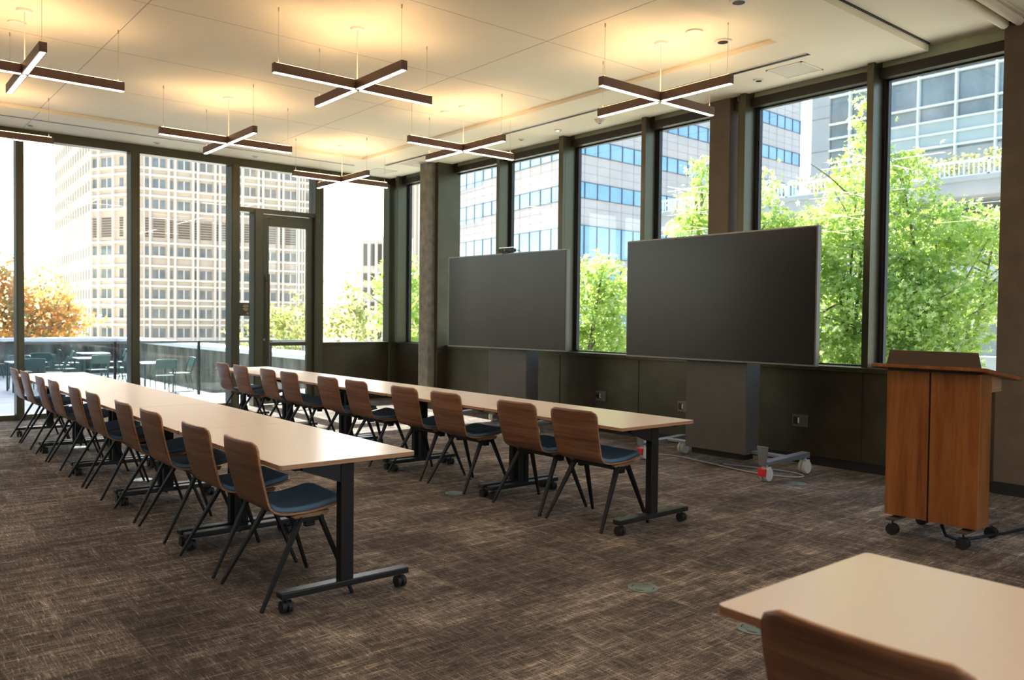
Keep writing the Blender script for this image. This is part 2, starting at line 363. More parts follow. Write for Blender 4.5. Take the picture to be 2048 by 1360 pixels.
m = MB(); m.cyl((.035,-.045,1.03),(.035,-.02,1.03),.02); m.build('door_lock', M['chrome'], d, smooth=True)
m = MB(); m.box(.0, .16, -.06, -.03, H_-.06, H_-.02); m.build('door_closer', M['frame'], d)
# small sign plate beside the door
t = thing('sign_plate', 'small dark sign plate with lines of gold print beside the glass door', 'sign', (4.86, 12.27, 1.495))
m = MB(); m.box(-.10, .085, -.006, .006, -.10, .10); m.build('plate', M['frame'], t, bevel=.002)
for zz, x0, x1 in ((.065,-.02,.06),(.045,-.03,.06),(.025,-.01,.05),(.005,-.03,.06),(-.015,-.005,.05),(-.055,.03,.06),(-.07,.035,.06)):
    m = MB(); m.box(x0, x1, -.0075, -.0062, zz-.004, zz+.004); m.build('print_line', M['goldtext'], t)
# partition track rails at the top right
for kk, (y, zz) in enumerate(((2.66,.0),(2.55,-.0))):
    m = MB(); m.cyl((-2,y,HZ-.03),(7.37,y,HZ-.03),.035,n=12); m.box(-2,7.36,y-.06,y+.06,HZ-.012,HZ); struct(m.build('trim_%d' % (30+kk), M['ceiling'], smooth=True))

# ------------------------------------------------------------------ ceiling fittings
def slot(name, label, x0, x1, y0, y1, z):
    t = thing(name, label, 'air diffuser', ((x0+x1)/2,(y0+y1)/2,z), 0, 'black slot diffusers in the ceiling'); X, Y = (x1-x0)/2, (y1-y0)/2
    m = MB(); m.box(-X,X,-Y,Y,-.004,.0); m.build('slot', M['slot'], t)
    m = MB(); e = .012
    if X > Y: m.box(-X,X,-Y-e,-Y,-.006,0); m.box(-X,X,Y,Y+e,-.006,0)
    else: m.box(-X-e,-X,-Y,Y,-.006,0); m.box(X,X+e,-Y,Y,-.006,0)
    m.build('flange', M['white'], t)
slot('slot_diffuser', 'long black slot in the ceiling running beside the right-hand windows', 6.705, 6.765, 4.03, 11.3, CZ)
slot('slot_diffuser', 'long black slot in the ceiling running beside the far glass wall', -4.0, 6.38, 11.62, 11.67, CZ)
def grille(label, x, y, w, l):
    t = thing('air_grille', label, 'air grille', (x,y,CZ), 0, 'square ceiling grilles')
    m = MB(); a, b = w/2, l/2; e = .02
    for q in ((-a,a,-b,-b+e),(-a,a,b-e,b),(-a,-a+e,-b,b),(a-e,a,-b,b)): m.box(*q,-.006,0)
    m.build('frame', M['white'], t)
    m = MB()
    n = int((l-2*e)/.02)
    for i in range(n): m.box(-a+e, a-e, -b+e+i*.02, -b+e+i*.02+.012, -.003, 0)
    m.build('slats', M['white'], t)
grille('square white ceiling grille above the gap right of the brown pillar', 7.07, 4.37, .38, .38)
grille('square ceiling grille nearest the far right corner of the room', 6.95, 11.85, .38, .5)
grille('square ceiling grille in front of the concrete pillar', 7.03, 10.85, .38, .4)
def fitting(name, label, cat, x, y, z, r, dark):
    t = thing(name, label, cat, (x,y,z), 0, cat+'s in the ceiling')
    m = MB(); m.disc(0,0,-.012,r,.012); m.build('trim_ring', M['white'], t, smooth=True)
    if dark:
        m = MB(); m.disc(0,0,-.0135,r*.62,.002); m.build('lens', M[dark], t, smooth=True)
fitting('ceiling_speaker', 'round white disc in the ceiling right of the right-hand front pendant stem', 'ceiling disc', 5.62, 4.42, TZ, .075, None)
fitting('recessed_downlight', 'round chrome downlight beside the white disc above the right-hand front pendant', 'downlight', 5.99, 4.40, TZ, .075, 'chrome')
fitting('recessed_downlight', 'round chrome downlight at the very top edge of the picture', 'downlight', 5.25, 3.72, CZ, .075, 'chrome')
fitting('recessed_downlight', 'small downlight between the ceiling grille and the brown pillar', 'downlight', 7.10, 4.78, CZ, .05, 'chrome')
fitting('recessed_downlight', 'small downlight over the window right of the smoke detector', 'downlight', 7.10, 7.70, CZ, .05, 'chrome')
fitting('recessed_downlight', 'small downlight over the window nearest the two corner grilles', 'downlight', 7.11, 8.43, CZ, .04, 'slot')
fitting('ceiling_speaker', 'flat white disc in the ceiling before the middle right pendant', 'ceiling disc', 5.62, 8.05, TZ, .07, None)
fitting('ceiling_speaker', 'flat white disc in the ceiling at the top left of the picture', 'ceiling disc', 1.22, 8.02, TZ, .07, None)
fitting('ceiling_speaker', 'flat white disc above the farthest pendant near the far wall', 'ceiling disc', 5.66, 11.0, TZ, .06, None)
fitting('recessed_downlight', 'downlight over the leftmost post of the far glass wall', 'downlight', 1.97, 12.02, CZ, .05, 'slot')
fitting('recessed_downlight', 'downlight over the second post of the far glass wall', 'downlight', 3.51, 12.02, CZ, .05, 'chrome')
fitting('recessed_downlight', 'downlight over the glass door', 'downlight', 4.92, 12.02, CZ, .05, 'chrome')
t = thing('smoke_detector', 'white domed smoke detector under the left arm of the front right pendant', 'smoke detector', (7.10,6.97,CZ))
m = MB(); m.disc(0,0,-.012,.065,.012); m.cyl((0,0,-.045),(0,0,-.012),.035,.055,n=24); m.build('housing', M['white'], t, smooth=True)
m = MB(); m.disc(0,0,-.05,.018,.006); m.build('sensor', M['gasket'], t)

# ------------------------------------------------------------------ cross pendants
def pendant():
    t = thing('cross_pendant', 'x', 'pendant light', (0,0,0)); z0, z1 = 3.315-TZ, 3.39-TZ; w = .027; Lh = .745
    m = MB(); m.box(-w,w,-w,w,z0,z1+.002); m.build('hub', M['lampbody'], t)
    for a in range(4):
        c, s = (1,0,-1,0)[a], (0,1,0,-1)[a]
        def B(x0,x1,y,za,zb,mb):
            p = [(x0*c-yy*s, x0*s+yy*c) for yy in (-y,y)] + [(x1*c-yy*s, x1*s+yy*c) for yy in (-y,y)]
            xs = [q[0] for q in p]; yy = [q[1] for q in p]; mb.box(min(xs),max(xs),min(yy),max(yy),za,zb)
        m = MB(); B(w,Lh,w,z0,z1,m); arm = m.build('arm', M['lampbody'], t, bevel=.003)
        m = MB(); B(w+.004,Lh-.004,w*.62,z0-.003,z0+.001,m); m.build('diffuser', M['diffuser'], arm)
        m = MB(); B(w+.01,Lh-.02,w*.6,z1-.001,z1+.003,m); m.build('uplight_strip', M['uplight'], arm)
        m = MB(); x = .70*c; y = .70*s; m.cyl((x,y,z1),(x,y,-.001),.0016,n=6); m.cyl((x,y,-.03),(x,y,0),.006,n=8); m.cyl((x,y,z1),(x,y,z1+.03),.004,n=8); m.build('suspension_wire', M['cable'], t)
    m = MB(); m.cyl((0,0,z1),(0,0,-.02),.0045,n=8); m.build('stem', M['white'], t)
    m = MB(); m.cyl((0,0,-.018),(0,0,0),.055,.062,n=24); m.build('canopy', M['white'], t, smooth=True)
    return t
pend = [(1.215,7.65,'bronze cross pendant light at far left with a steeply tilted arm'),(3.44,6.24,'bronze cross pendant light hanging over the middle of the room, nearest the camera'),
 (5.62,4.78,'bronze cross pendant light hanging in front of the brown pillar'),(3.44,9.16,'bronze cross pendant light between the second and third posts of the glass wall'),
 (5.62,7.70,'bronze cross pendant light hanging in front of the windows above the smaller-looking screen'),(5.62,10.62,'farthest bronze cross pendant light, above the glass door'),
 (1.215,10.57,'bronze cross pendant light cut off by the left edge, against the window head')]
p0 = None
for x, y, lab in pend + [(1.215,4.73,'bronze cross pendant light above and left of the camera view'),(3.44,1.7,'bronze cross pendant light overhead right of the camera'),(5.2,.6,'bronze cross pendant light overhead beyond the bottom right table'),(1.3,2.4,'bronze cross pendant light directly above the camera'),(-1.0,6.2,'bronze cross pendant light left of the camera over the open floor'),(-1.0,9.1,'bronze cross pendant light far left beside the glass wall'),(1.2,-.6,'bronze cross pendant light directly behind the camera'),(-1.0,-1.5,'bronze cross pendant light at the back left of the room'),(3.44,-1.5,'bronze cross pendant light at the back right of the room')]:
    zz = TZ if 4.04 < y < 11.2 else HZ-.005
    if p0 is None: p0 = pendant(); p0.location = (x,y,zz); p0['label'] = lab; p0['group'] = 'cross pendants in the ceiling grid'
    else: dup(p0, (x,y,zz), 0, lab)

# ------------------------------------------------------------------ tables
T = .706
def caster(par, x, y, r=.03, w=.018, mat_='rubber', zt=.075, name='caster'):
    m = MB()
    for s in (-1,1): m.cyl((x+s*.006,y,r),(x+s*(.006+w),y,r),r,n=18)
    m.cyl((x,y,r*1.1),(x,y,zt),.007,n=10); m.box(x-.007,x+.007,y-r*.8,y+r*.8,r*1.15,r*1.9)
    return m.build(name, M[mat_], par, smooth=True)
def make_table(Lt=1.435, wd=.735):
    t = thing('folding_table', 'x', 'table')     # origin: near left floor corner; runs to +Y, width +X
    pts = []; rc = .018
    for cx, cy, a0 in ((wd-rc,rc,-90),(wd-rc,Lt-rc,0),(rc,Lt-rc,90),(rc,rc,180)):
        for i in range(5): a = R(a0+22.5*i); pts.append((cx+rc*math.cos(a), cy+rc*math.sin(a)))
    m = MB(); m.prism(pts, T-.022, T-.0015, 0, 0)
    ins = [((x-wd/2)*.997+wd/2, (y-Lt/2)*.9985+Lt/2) for x, y in pts]; m.prism(ins, T-.0015, T, 1, 1)
    m.build('tabletop', [M['plyedge'], M['laminate']], t)
    for y in (.055, Lt-.055):
        s = 1 if y < .5 else -1
        m = MB(); m.box(wd/2-.040, wd/2+.030, y-.026, y+.026, .10, T-.03); m.box(wd/2-.012, wd/2+.012, y+s*.026, y+s*.034, .12, T-.06); m.build('leg', M['chairblack'], t, bevel=.004)
        m = MB(); m.box(.02, wd-.02, y-.033, y+.033, .072, .104); ft = m.build('foot', M['blacksteel'], t, bevel=.006)
        for x in (.055, wd-.055): caster(ft, x, y)
        m = MB()
        for sg in (-1,):
            a = wd/2+sg*.037; b = wd/2+sg*.24
            m.hexa([(a,y-.02,T-.12),(b,y-.02,T-.045),(b,y+.02,T-.045),(a,y+.02,T-.12),(a,y-.02,T-.025),(b,y-.02,T-.025),(b,y+.02,T-.025),(a,y+.02,T-.025)])
        m.build('bracket', M['blacksteel'], t)
    m = MB(); m.box(wd/2-.02, wd/2+.02, .09, Lt-.09, T-.07, T-.03); m.box(.10,.125,.06,Lt-.06,T-.045,T-.025); m.box(wd-.125,wd-.10,.06,Lt-.06,T-.045,T-.025); m.build('underframe', M['blacksteel'], t)
    for x in (.06, wd-.06):
        for y in (.10, Lt-.10): m = MB(); m.box(x-.022, x+.022, y-.012, y+.012, T-.04, T-.022); m.build('stacking_pad', M['rubber'], t)
    return t
TX = {'left': 1.579, 'right': 3.864}; YS = 3.56
tab0 = None
pos = ['nearest','second','third','fourth','farthest']
for row in ('left','right'):
    for i in range(5):
        lab = '%s cream-topped black folding table in the %s row of tables' % (pos[i], 'left-hand' if row == 'left' else 'right-hand')
        if i == 0: lab += ', end facing the camera'
        loc = (TX[row], YS+i*1.44, 0)
        if tab0 is None: tab0 = make_table(); tab0.location = loc; tab0['label'] = lab; tab0['group'] = 'tables in two long rows'
        else: dup(tab0, loc, 0, lab)
dup(tab0, (1.645, -.235, 0), 0, 'cream-topped table in the bottom right corner, cut off by the frame', 'tables in two long rows')

# ------------------------------------------------------------------ chairs
def prof():
    P = [(-.036,.792),(-.026,.73),(-.008,.66),(.014,.59),(.038,.52),(.056,.475),(.080,.447),(.115,.43),(.15,.422),(.20,.419),(.27,.421),(.34,.429),(.40,.440),(.445,.449),(.475,.447)]
    out = []
    for i in range(len(P)-1):          # Catmull-Rom
        p = [Vector(P[max(0,min(len(P)-1,i+k))]) for k in (-1,0,1,2)]
        for q in range(3):
            s = q/3; out.append(.5*((2*p[1])+(-p[0]+p[2])*s+(2*p[0]-5*p[1]+4*p[2]-p[3])*s*s+(-p[0]+3*p[1]-3*p[2]+p[3])*s**3))
    out.append(Vector(P[-1])); return out
PR = prof()
LEN = [0]
for i in range(1, len(PR)): LEN.append(LEN[-1]+(PR[i]-PR[i-1]).length)
def shell_pts(off=0., shrink=0., i0=0, i1=None, nv=14, rcor=.05):
    i1 = len(PR) if i1 is None else i1; tot = LEN[-1]; rows = []
    # extra rows near rounded ends
    for i in range(i0, i1):
        p = PR[i]; tg = (PR[min(i+1,len(PR)-1)]-PR[max(i-1,0)]).normalized(); nn = Vector((-tg.y, tg.x))
        if nn.y < 0 and i > len(PR)*.5: nn = -nn
        if i <= len(PR)*.5 and nn.x < 0: nn = -nn
        l = LEN[i]; W0 = .223 - .018*min(1, l/.35) + (.0 if l < .4 else .010*min(1,(l-.4)/.2)) - shrink
        dd = min(l-LEN[i0], LEN[i1-1]-l); hw = W0
        if dd < rcor: hw = W0-rcor+math.sqrt(max(0, rcor**2-(rcor-dd)**2))
        bk = max(0, 1-l/.36); sb = min(1, max(0,(l-.36)/.12))
        row = []
        for j in range(nv+1):
            v = -1+2*j/nv; y = hw*v; q = (y/.228)**2
            row.append((p.x+nn.x*off+.030*bk*q, y, p.y+nn.y*off+.006*sb*q))
        rows.append(row)
    return rows
def grid_mesh(name, rows, mats, parent, thick, rim=1, offset=-1):
    m = MB(); n = len(rows[0]); base = 0
    for rw in rows: m.v += rw
    for i in range(len(rows)-1):
        for j in range(n-1):
            a = i*n+j; m.f.append((a,a+1,a+n+1,a+n)); m.m.append(0)
    o = m.build(name, mats, parent); o.data.shade_smooth()
    md = o.modifiers.new('solid','SOLIDIFY'); md.thickness = thick; md.offset = offset; md.material_offset_rim = rim; md.use_even_offset = True
    return o
def make_chair():
    t = thing('conference_chair', 'x', 'chair')   # origin: floor midway between rear feet; faces +X
    # denser rows near the top corner
    grid_mesh('seat_shell', shell_pts(), [M['walnut'], M['plyedge']], t, .011)
    n = len(PR)
    i0 = next(i for i in range(n) if LEN[i] > .335)
    rows = shell_pts(off=.0125, shrink=.012, i0=i0, i1=n-1, rcor=.045)
    grid_mesh('seat_pad', rows, [M['fabric'], M['fabric']], t, .022, 0, 1 if False else -1)
    for s in (-1,1):
        m = MB(); m.bar((.225,s*.198,.405),(0,s*.262,.0),.019,.040,.015,.020,up=(0,1,0)) ; m.build('leg', M['chairblack'], t, bevel=.003)
        m = MB(); m.bar((.325,s*.198,.405),(.475,s*.262,.0),.019,.040,.015,.020,up=(0,1,0)); m.build('leg', M['chairblack'], t, bevel=.003)
    m = MB()
    for s in (-1,1):
        m.box(.195,.345,s*.198-.011,s*.198+.011,.382,.412); m.box(.25,.30,s*.185-.016,s*.185+.016,.355,.384)
    m.box(.20,.235,-.198,.198,.385,.408); m.box(.31,.345,-.198,.198,.385,.408); m.build('underframe', M['chairblack'], t, bevel=.003)
    for s in (-1,1):
        m = MB(); m.hexa([(.19,s*.198-.012,.405),(.36,s*.198-.012,.405),(.36,s*.198+.012,.405),(.19,s*.198+.012,.405),(.17,s*.205-.012,.419),(.37,s*.205-.012,.430),(.37,s*.205+.012,.430),(.17,s*.205+.012,.419)]); m.build('shell_bracket', M['plyedge'], t)
    return t
ch0 = None
CYL = [3.945,4.59,5.43,6.065,6.925,7.515,8.40,8.985,9.835,10.43]
CYR = [3.98,4.585,5.48,6.12,6.97,7.55,8.45,9.02,9.84,10.44]
for row, ys_, x in (('left',CYL,1.55),('right',CYR,3.85)):
    for i, y in enumerate(ys_):
        lab = '%s walnut chair with blue seat pad along the %s table row' % (ORD[i], row+'-hand')
        if i == 9: lab = 'farthest walnut chair with blue seat pad, at the glass-wall end of the %s-hand table row' % row
        rz = R(rnd.uniform(-1.2,1.2)); loc = (x+rnd.uniform(-.006,.006), y, 0)
        if ch0 is None: ch0 = make_chair(); ch0.location = loc; ch0.rotation_euler = (0,0,rz); ch0['label'] = lab; ch0['group'] = 'walnut chairs along the tables'
        else: dup(ch0, loc, rz, lab)
dup(ch0, (1.525, .775, 0), R(0), 'walnut chair in the bottom right corner, blurred and closest to the camera', 'walnut chairs along the tables')

# ------------------------------------------------------------------ displays on rolling stands
def make_display(name, label, loc, rz, cam_):
    # origin: floor under screen centre, screen faces -X, width along Y
    t = thing(name, label, 'screen', loc, rz, 'large screens on rolling stands')
    w, z0, z1 = 1.075, 1.015, 2.215
    m = MB(); m.box(.0,.06,-w,w,z0,z1); m.build('housing', M['bezel'], t, bevel=.004)
    m = MB(); m.box(-.004,.0,-w+.014,w-.014,z0+.018,z1-.014); m.build('display_panel', M['screen'], t)
    m = MB(); m.box(.06,.11,-.40,.40,1.2,2.0); m.build('wall_mount', M['blacksteel'], t)
    m = MB(); m.box(.08,.30,-.345,.345,.16,1.05,0); m.box(.12,.28,-.30,.30,.10,.16,1); m.build('column_cover', [M['standgrey'], M['blacksteel']], t, bevel=.006)
    for s in (-1,1):
        y = s*.70
        m = MB(); m.hexa([(-.17,y-.045,.15),(.52,y-.04,.15),(.52,y+.04,.15),(-.17,y+.045,.15),(-.17,y-.045,.175),(.52,y-.04,.20),(.52,y+.04,.20),(-.17,y+.045,.175)])
        m.hexa([(-.178,y-.035,.14),(-.168,y-.035,.14),(-.168,y+.035,.14),(-.178,y+.035,.14),(-.185,y-.055,.31),(-.172,y-.055,.31),(-.172,y+.055,.31),(-.185,y+.055,.31)])
        m.box(.18,.26,min(y,s*.34),max(y,s*.34),.165,.19); arm = m.build('base_arm', M['armgrey'], t, bevel=.003)
        for x in (-.12,.50):
            cm = MB()
            for q in (-1,1): cm.cyl((x,y+q*.005,.062),(x,y+q*.036,.062),.062,.056,n=24)
            cm.cyl((x,y-.04,.062),(x,y+.04,.062),.02,n=14)
            cm.cyl((x,y,.10),(x,y,.155),.016,n=12); cm.box(x-.035,x+.035,y-.03,y+.03,.095,.128); c = cm.build('caster', M['casterwhite'], arm, smooth=True)
            if x < 0:
                bm_ = MB(); bm_.box(x-.075,x-.045,y-.036,y+.036,.05,.115); bm_.box(x-.07,x-.02,y+.02,y+.038,.09,.12); bm_.build('brake_pedal', M['red'], arm, bevel=.004)
    return t
make_display('rolling_display', 'large black screen on a rolling stand, the right one, in front of the brown pillar', (6.40, 4.78, 0), 0, False)
make_display('rolling_display', 'large black screen on a rolling stand, the left one, with a webcam on top', (6.50, 8.03, 0), R(4.2), True)
t = thing('webcam', 'small black conference camera clipped on top of the left screen', 'webcam', (6.52, 8.00, 2.215), R(4.2))
m = MB(); m.box(-.02,.05,-.13,.13,.012,.058); m.build('body', M['gasket'], t, bevel=.008)
m = MB(); m.box(-.012,.03,-.12,.12,.066,.074); m.build('top_cover', M['chrome'], t, bevel=.002)
m = MB(); m.box(-.02,.06,-.05,.05,-.01,.012); m.build('clip', M['blacksteel'], t)
m = MB(); m.cyl((-.03,0,.035),(-.02,0,.035),.015); m.build('lens', M['screen'], t, smooth=True)
m = MB(); m.tube([(.05,-.10,.04),(.07,-.16,.035),(.06,-.2,.015),(.07,-.16,-.01),(.08,-.1,-.05)], .004); m.build('lead', M['blackcable'], t, smooth=True)

# ------------------------------------------------------------------ lectern
t = thing('lectern', 'tall cherry-veneered lectern on black casters at the right', 'lectern', (5.40, 2.04, 0))
def lb(name, mt, *bx, bevel=.003, par=None):
    m = MB()
    for b in bx: m.box(*b)
    return m.build(name, M[mt], par or t, bevel=bevel)
lb('front_panel', 'cherry', (0,.02,-.01,.283,.125,1.085)); lb('front_panel', 'cherry', (0,.02,.295,.565,.125,1.085))
lb('groove', 'gasket', (.008,.02,.283,.295,.125,1.085), bevel=0)
lb('side_panel', 'cherry', (.02,.18,-.01,.012,.125,1.085)); lb('side_panel', 'cherry', (.02,.18,.543,.565,.125,1.085))
lb('back_panel', 'cherry', (.16,.18,.012,.543,.125,1.085)); lb('underside', 'gasket', (.02,.16,.012,.543,.13,.15), bevel=0)
lb('neck', 'cherry', (.18,.27,.02,.535,.96,1.08)); 
dw = lb('shelf_tray', 'plyedge', (.18,.36,.0,.555,.965,.98), (.18,.36,.0,.012,.98,1.07))
lb('tray_slot', 'gasket', (.185,.352,.012,.543,.982,1.01), bevel=0, par=dw)
m = MB(); m.hexa([(-.07,-.07,1.105),(.50,-.07,1.03),(.50,.64,1.03),(-.07,.64,1.105),(-.07,-.07,1.127),(.50,-.07,1.052),(.50,.64,1.052),(-.07,.64,1.127)]); m.build('top', M['cherry'], t, bevel=.003)
m = MB(); m.hexa([(-.02,.0,1.085),(.30,.0,1.06),(.30,.55,1.06),(-.02,.55,1.085),(-.02,.0,1.105),(.30,.0,1.075),(.30,.55,1.075),(-.02,.55,1.105)]); m.build('top_bearer', M['gasket'], t)
m = MB(); m.hexa([(-.058,-.035,1.125),(-.052,-.035,1.125),(-.052,.545,1.125),(-.058,.545,1.125),(-.058,-.015,1.218),(-.052,-.015,1.218),(-.052,.525,1.218),(-.058,.525,1.218)]); m.build('reading_lip', M['lip'], t, bevel=.002)
for y in (.06, .50):
    m = MB(); m.box(-.055,.46,y-.03,y+.03,.098,.112); a = m.build('base_bar', M['lip'], t, bevel=.002)
    for x in (-.015,.42): caster(a, x, y, .036, .02, 'rubber', .10)
t = thing('power_cable', 'black power cable trailing from the lectern across the carpet to the right', 'cable')
m = MB(); m.tube([(5.5,2.28,.10),(5.52,2.26,.03),(5.56,2.2,.008),(5.68,2.12,.02),(5.80,2.08,.03),(5.95,2.07,.014),(6.15,2.03,.02),(6.35,1.92,.01),(6.6,1.85,.01),(7.0,1.8,.01)], .011); m.build('cord', M['blackcable'], t, smooth=True)

# ------------------------------------------------------------------ outlets, cables, floor boxes
def outlet(label, y, z, plug):
    t = thing('wall_outlet', label, 'outlet', (7.374, y, z), 0, 'double outlets in the steel wall')
    m = MB(); m.box(-.006,.004,-.082,.082,-.06,.06); m.build('plate', M['outletplate'], t, bevel=.002)
    for s in (-1,1):
        m = MB(); m.box(-.009,-.004,s*.04-.028,s*.04+.028,-.036,.036); q = m.build('socket', M['gasket'] if s > 0 else M['outletplate'], t, bevel=.001)
    m = MB(); m.box(-.012,-.008,.004,.018,-.025,.03); m.build('indicator', M['white'], t)
    if plug:
        m = MB(); m.box(-.045,-.008,.02,.06,-.02,.02); m.tube([(-.045,.04,0),(-.07,.045,-.03),(-.075,.05,-.1),(-.06,.05,-.2),(-.05,.04,-z+.02)], .007); m.build('plug', M['blackcable'], t)
outlet('double outlet with black plugs behind the right-hand tables, under the left part of the window', 7.15, .45, True)
outlet('double outlet left of the right screen stand', 5.86, .43, False)
outlet('double outlet in the dark steel wall between the right screen stand and the lectern', 4.42, .42, False)
t = thing('data_cable', 'grey cable looping along the carpet behind the tables to the right screen', 'cable')
m = MB(); pts = [(6.3,7.3,.01),(6.35,6.6,.01),(6.28,6.25,.01),(6.5,6.05,.01),(6.45,5.75,.01),(6.65,5.45,.01),(6.62,5.1,.01),(6.55,4.7,.01),(6.5,4.35,.012),(6.6,4.02,.01),(6.75,4.0,.01),(6.8,4.2,.012),(6.72,4.5,.015),(6.6,4.8,.02)]
sm = []
for i in range(len(pts)-1):
    p = [Vector(pts[max(0,min(len(pts)-1,i+k))]) for k in (-1,0,1,2)]
    for q in range(6):
        s = q/6; sm.append(.5*((2*p[1])+(-p[0]+p[2])*s+(2*p[0]-5*p[1]+4*p[2]-p[3])*s*s+(-p[0]+3*p[1]-3*p[2]+p[3])*s**3))
m.tube(sm, .006); m.build('cord', M['greycable'], t, smooth=True)
def floorbox(label, x, y, r=.078):
    t = thing('floor_box', label, 'floor outlet', (x,y,0), 0, 'round floor outlets')
    m = MB(); m.disc(0,0,0,r,.005,n=36); m.build('cover_ring', M['brass'], t, smooth=True)
    m = MB(); m.disc(0,0,.005,r*.62,.0015,n=30); l = m.build('lid', M['brass'], t, smooth=True)
    m = MB()
    for a in range(0,360,90):
        for q in range(5):
            a0, a1 = R(a+q*9), R(a+q*9+9); ri, ro = r*.70, r*.76
            m.poly([(ri*math.cos(a0),ri*math.sin(a0),.0056),(ro*math.cos(a0),ro*math.sin(a0),.0056),(ro*math.cos(a1),ro*math.sin(a1),.0056),(ri*math.cos(a1),ri*math.sin(a1),.0056)])
    m.build('groove', M['gasket'], t)
floorbox('round metal floor outlet alone on the open carpet between the tables and the corner table', 3.24, 2.82)
floorbox('round metal floor outlet showing beside the bottom right table', 3.21, 2.13)
floorbox('round metal floor outlet by the third chair of the right-hand row', 3.81, 5.29)
floorbox('round floor outlet on the carpet before the right screen stand, nearest the lectern', 6.40, 3.85)
floorbox('round floor outlet between the right-hand table row and the right screen', 5.80, 5.42)
floorbox('round floor outlet under the left-hand table row, by the third table', 2.01, 7.29)
floorbox('round floor outlet under the far part of the left-hand table row', 1.99, 9.46)

# ------------------------------------------------------------------ outdoors: terrace
DZ = -.55
m = MB(); m.box(-8, 7.5, 12.56, 29.9, DZ-.3, DZ); struct(m.build('ground_terrace', M['deck']))
m = MB(); m.box(4.4, 7.45, 12.5, 15.1, DZ, -.03); struct(m.build('ground_step', M['concrete2'], bevel=.02))
m = MB(); m.box(XL, 4.4, 12.5, 13.3, DZ, -.12); struct(m.build('ground_kerb', M['concrete2'], bevel=.02))
t = struct(MB().box(7.45, 8.0, 12.56, 30.3, DZ, .52).build('wall_terrace_right', M['stain']))
MB().box(7.38, 8.2, 12.56, 30.4, .52, .62).build('coping', M['coping'], t, bevel=.01)
t = struct(MB().box(-8, 7.45, 29.8, 30.3, DZ, .50).build('wall_terrace_far', M['stain']))
MB().box(-8, 7.38, 29.7, 30.4, .52, .62).build('coping', M['coping'], t, bevel=.01)
m = MB(); m.box(-60, 200, -60, 320, -7.4, -7); struct(m.build('ground', M['street']))
t = thing('glass_railing', 'glass railing with a thin metal handrail on the terrace outside', 'railing', (0,15.0,0))
m = MB(); m.box(2.3,7.3,-.02,.02,.90,.945); m.build('handrail', M['armgrey'], t, bevel=.005)
for x in (3.7, 5.1, 6.45):
    m = MB(); m.box(x-.018,x+.018,-.03,.03,-.03 if x > 4.4 else DZ,.93); m.build('post', M['gasket'], t)
for a, b in ((2.3,3.66),(3.74,5.06),(5.14,6.41),(6.49,7.3)):
    m = MB(); m.box(a,b,-.006,.006,.03,.90); m.build('glass_panel', M['railglass'], t)

def make_tchair():
    t = thing('terrace_chair', 'x', 'chair'); G = M['green']   # faces +X
    m = MB(); m.box(-.22,.22,-.22,.22,.44,.46); m.build('seat', G, t, bevel=.01)
    m = MB()
    for y in (-.24,.24): m.tube([(-.18,y,.40),(-.24,y,.60),(-.32,y,.84)], .014)
    m.tube([(-.32,-.24,.84),(-.325,0,.855),(-.32,.24,.84)], .014); m.build('back_frame', G, t, smooth=True)
    m = MB(); m.hexa([(-.255,-.23,.62),(-.245,-.23,.62),(-.245,.23,.62),(-.255,.23,.62),(-.318,-.23,.83),(-.308,-.23,.83),(-.308,.23,.83),(-.318,.23,.83)]); m.build('backrest', G, t)
    for x0, x1 in ((-.18,-.27),(.20,.24)):
        for y in (-.23,.23):
            m = MB(); m.cyl((x0,y,.44),(x1,y,0),.013,n=10); m.build('leg', G, t, smooth=True)
    return t
def make_ttable():
    t = thing('terrace_table', 'x', 'table')
    m = MB(); m.box(-.40,.40,-.40,.40,.72,.745); m.build('tabletop', M['tabletopout'], t, bevel=.01)
    for x in (-.34,.34):
        for y in (-.34,.34): 
            m = MB(); m.box(x-.02,x+.02,y-.02,y+.02,0,.72); m.build('leg', M['green'], t)
    return t
tt0 = tc0 = None
TT = [(6.35,21.9,'nearest the right-hand parapet, beyond the glass railing',[(270-180,'on its near side'),(180,'at its right side'),(0,'at its left side')]),
      (3.75,23.6,'behind the leftmost window post',[(90,'on its near side'),(180,'at its right side'),(-90,'on its far side')]),
      (5.55,25.0,'in the middle, behind the second window post',[(90,'on its near side'),(0,'at its left side'),(180,'at its right side')]),
      (4.55,26.9,'in the third row back',[(90,'on its near side'),(180,'at its right side')]),
      (6.3,28.1,'in the far right corner of the parapets',[(180,'at its right side'),(0,'at its left side')]),
      (3.1,28.3,'against the far parapet at the left',[(90,'on its near side'),(180,'at its right side')]),
      (1.9,22.0,'at the left edge, nearest the room',[(180,'at its right side'),(90,'on its near side')])]
for x, y, w, chs in TT:
    lab = 'pale-topped terrace table '+w
    if tt0 is None: tt0 = make_ttable(); tt0.location = (x,y,DZ); tt0['label'] = lab; tt0['group'] = 'terrace tables'
    else: dup(tt0, (x,y,DZ), R(rnd.uniform(-4,4)), lab)
    for a, side in chs:
        d_ = .62; an = R(a); p = (x-d_*math.cos(an), y-d_*math.sin(an), DZ)
        short = w.split(',')[0].replace('in the far right corner of the parapets','in the far right corner').replace('against the far parapet at the left','against the far parapet')
        l2 = 'green chair %s of the terrace table %s' % (side.replace('on its','on the').replace('at its','at the'), short)
        if tc0 is None: tc0 = make_tchair(); tc0.location = p; tc0.rotation_euler = (0,0,an); tc0['label'] = l2; tc0['group'] = 'terrace chairs'
        else: dup(tc0, p, an+R(rnd.uniform(-12,12)), l2)

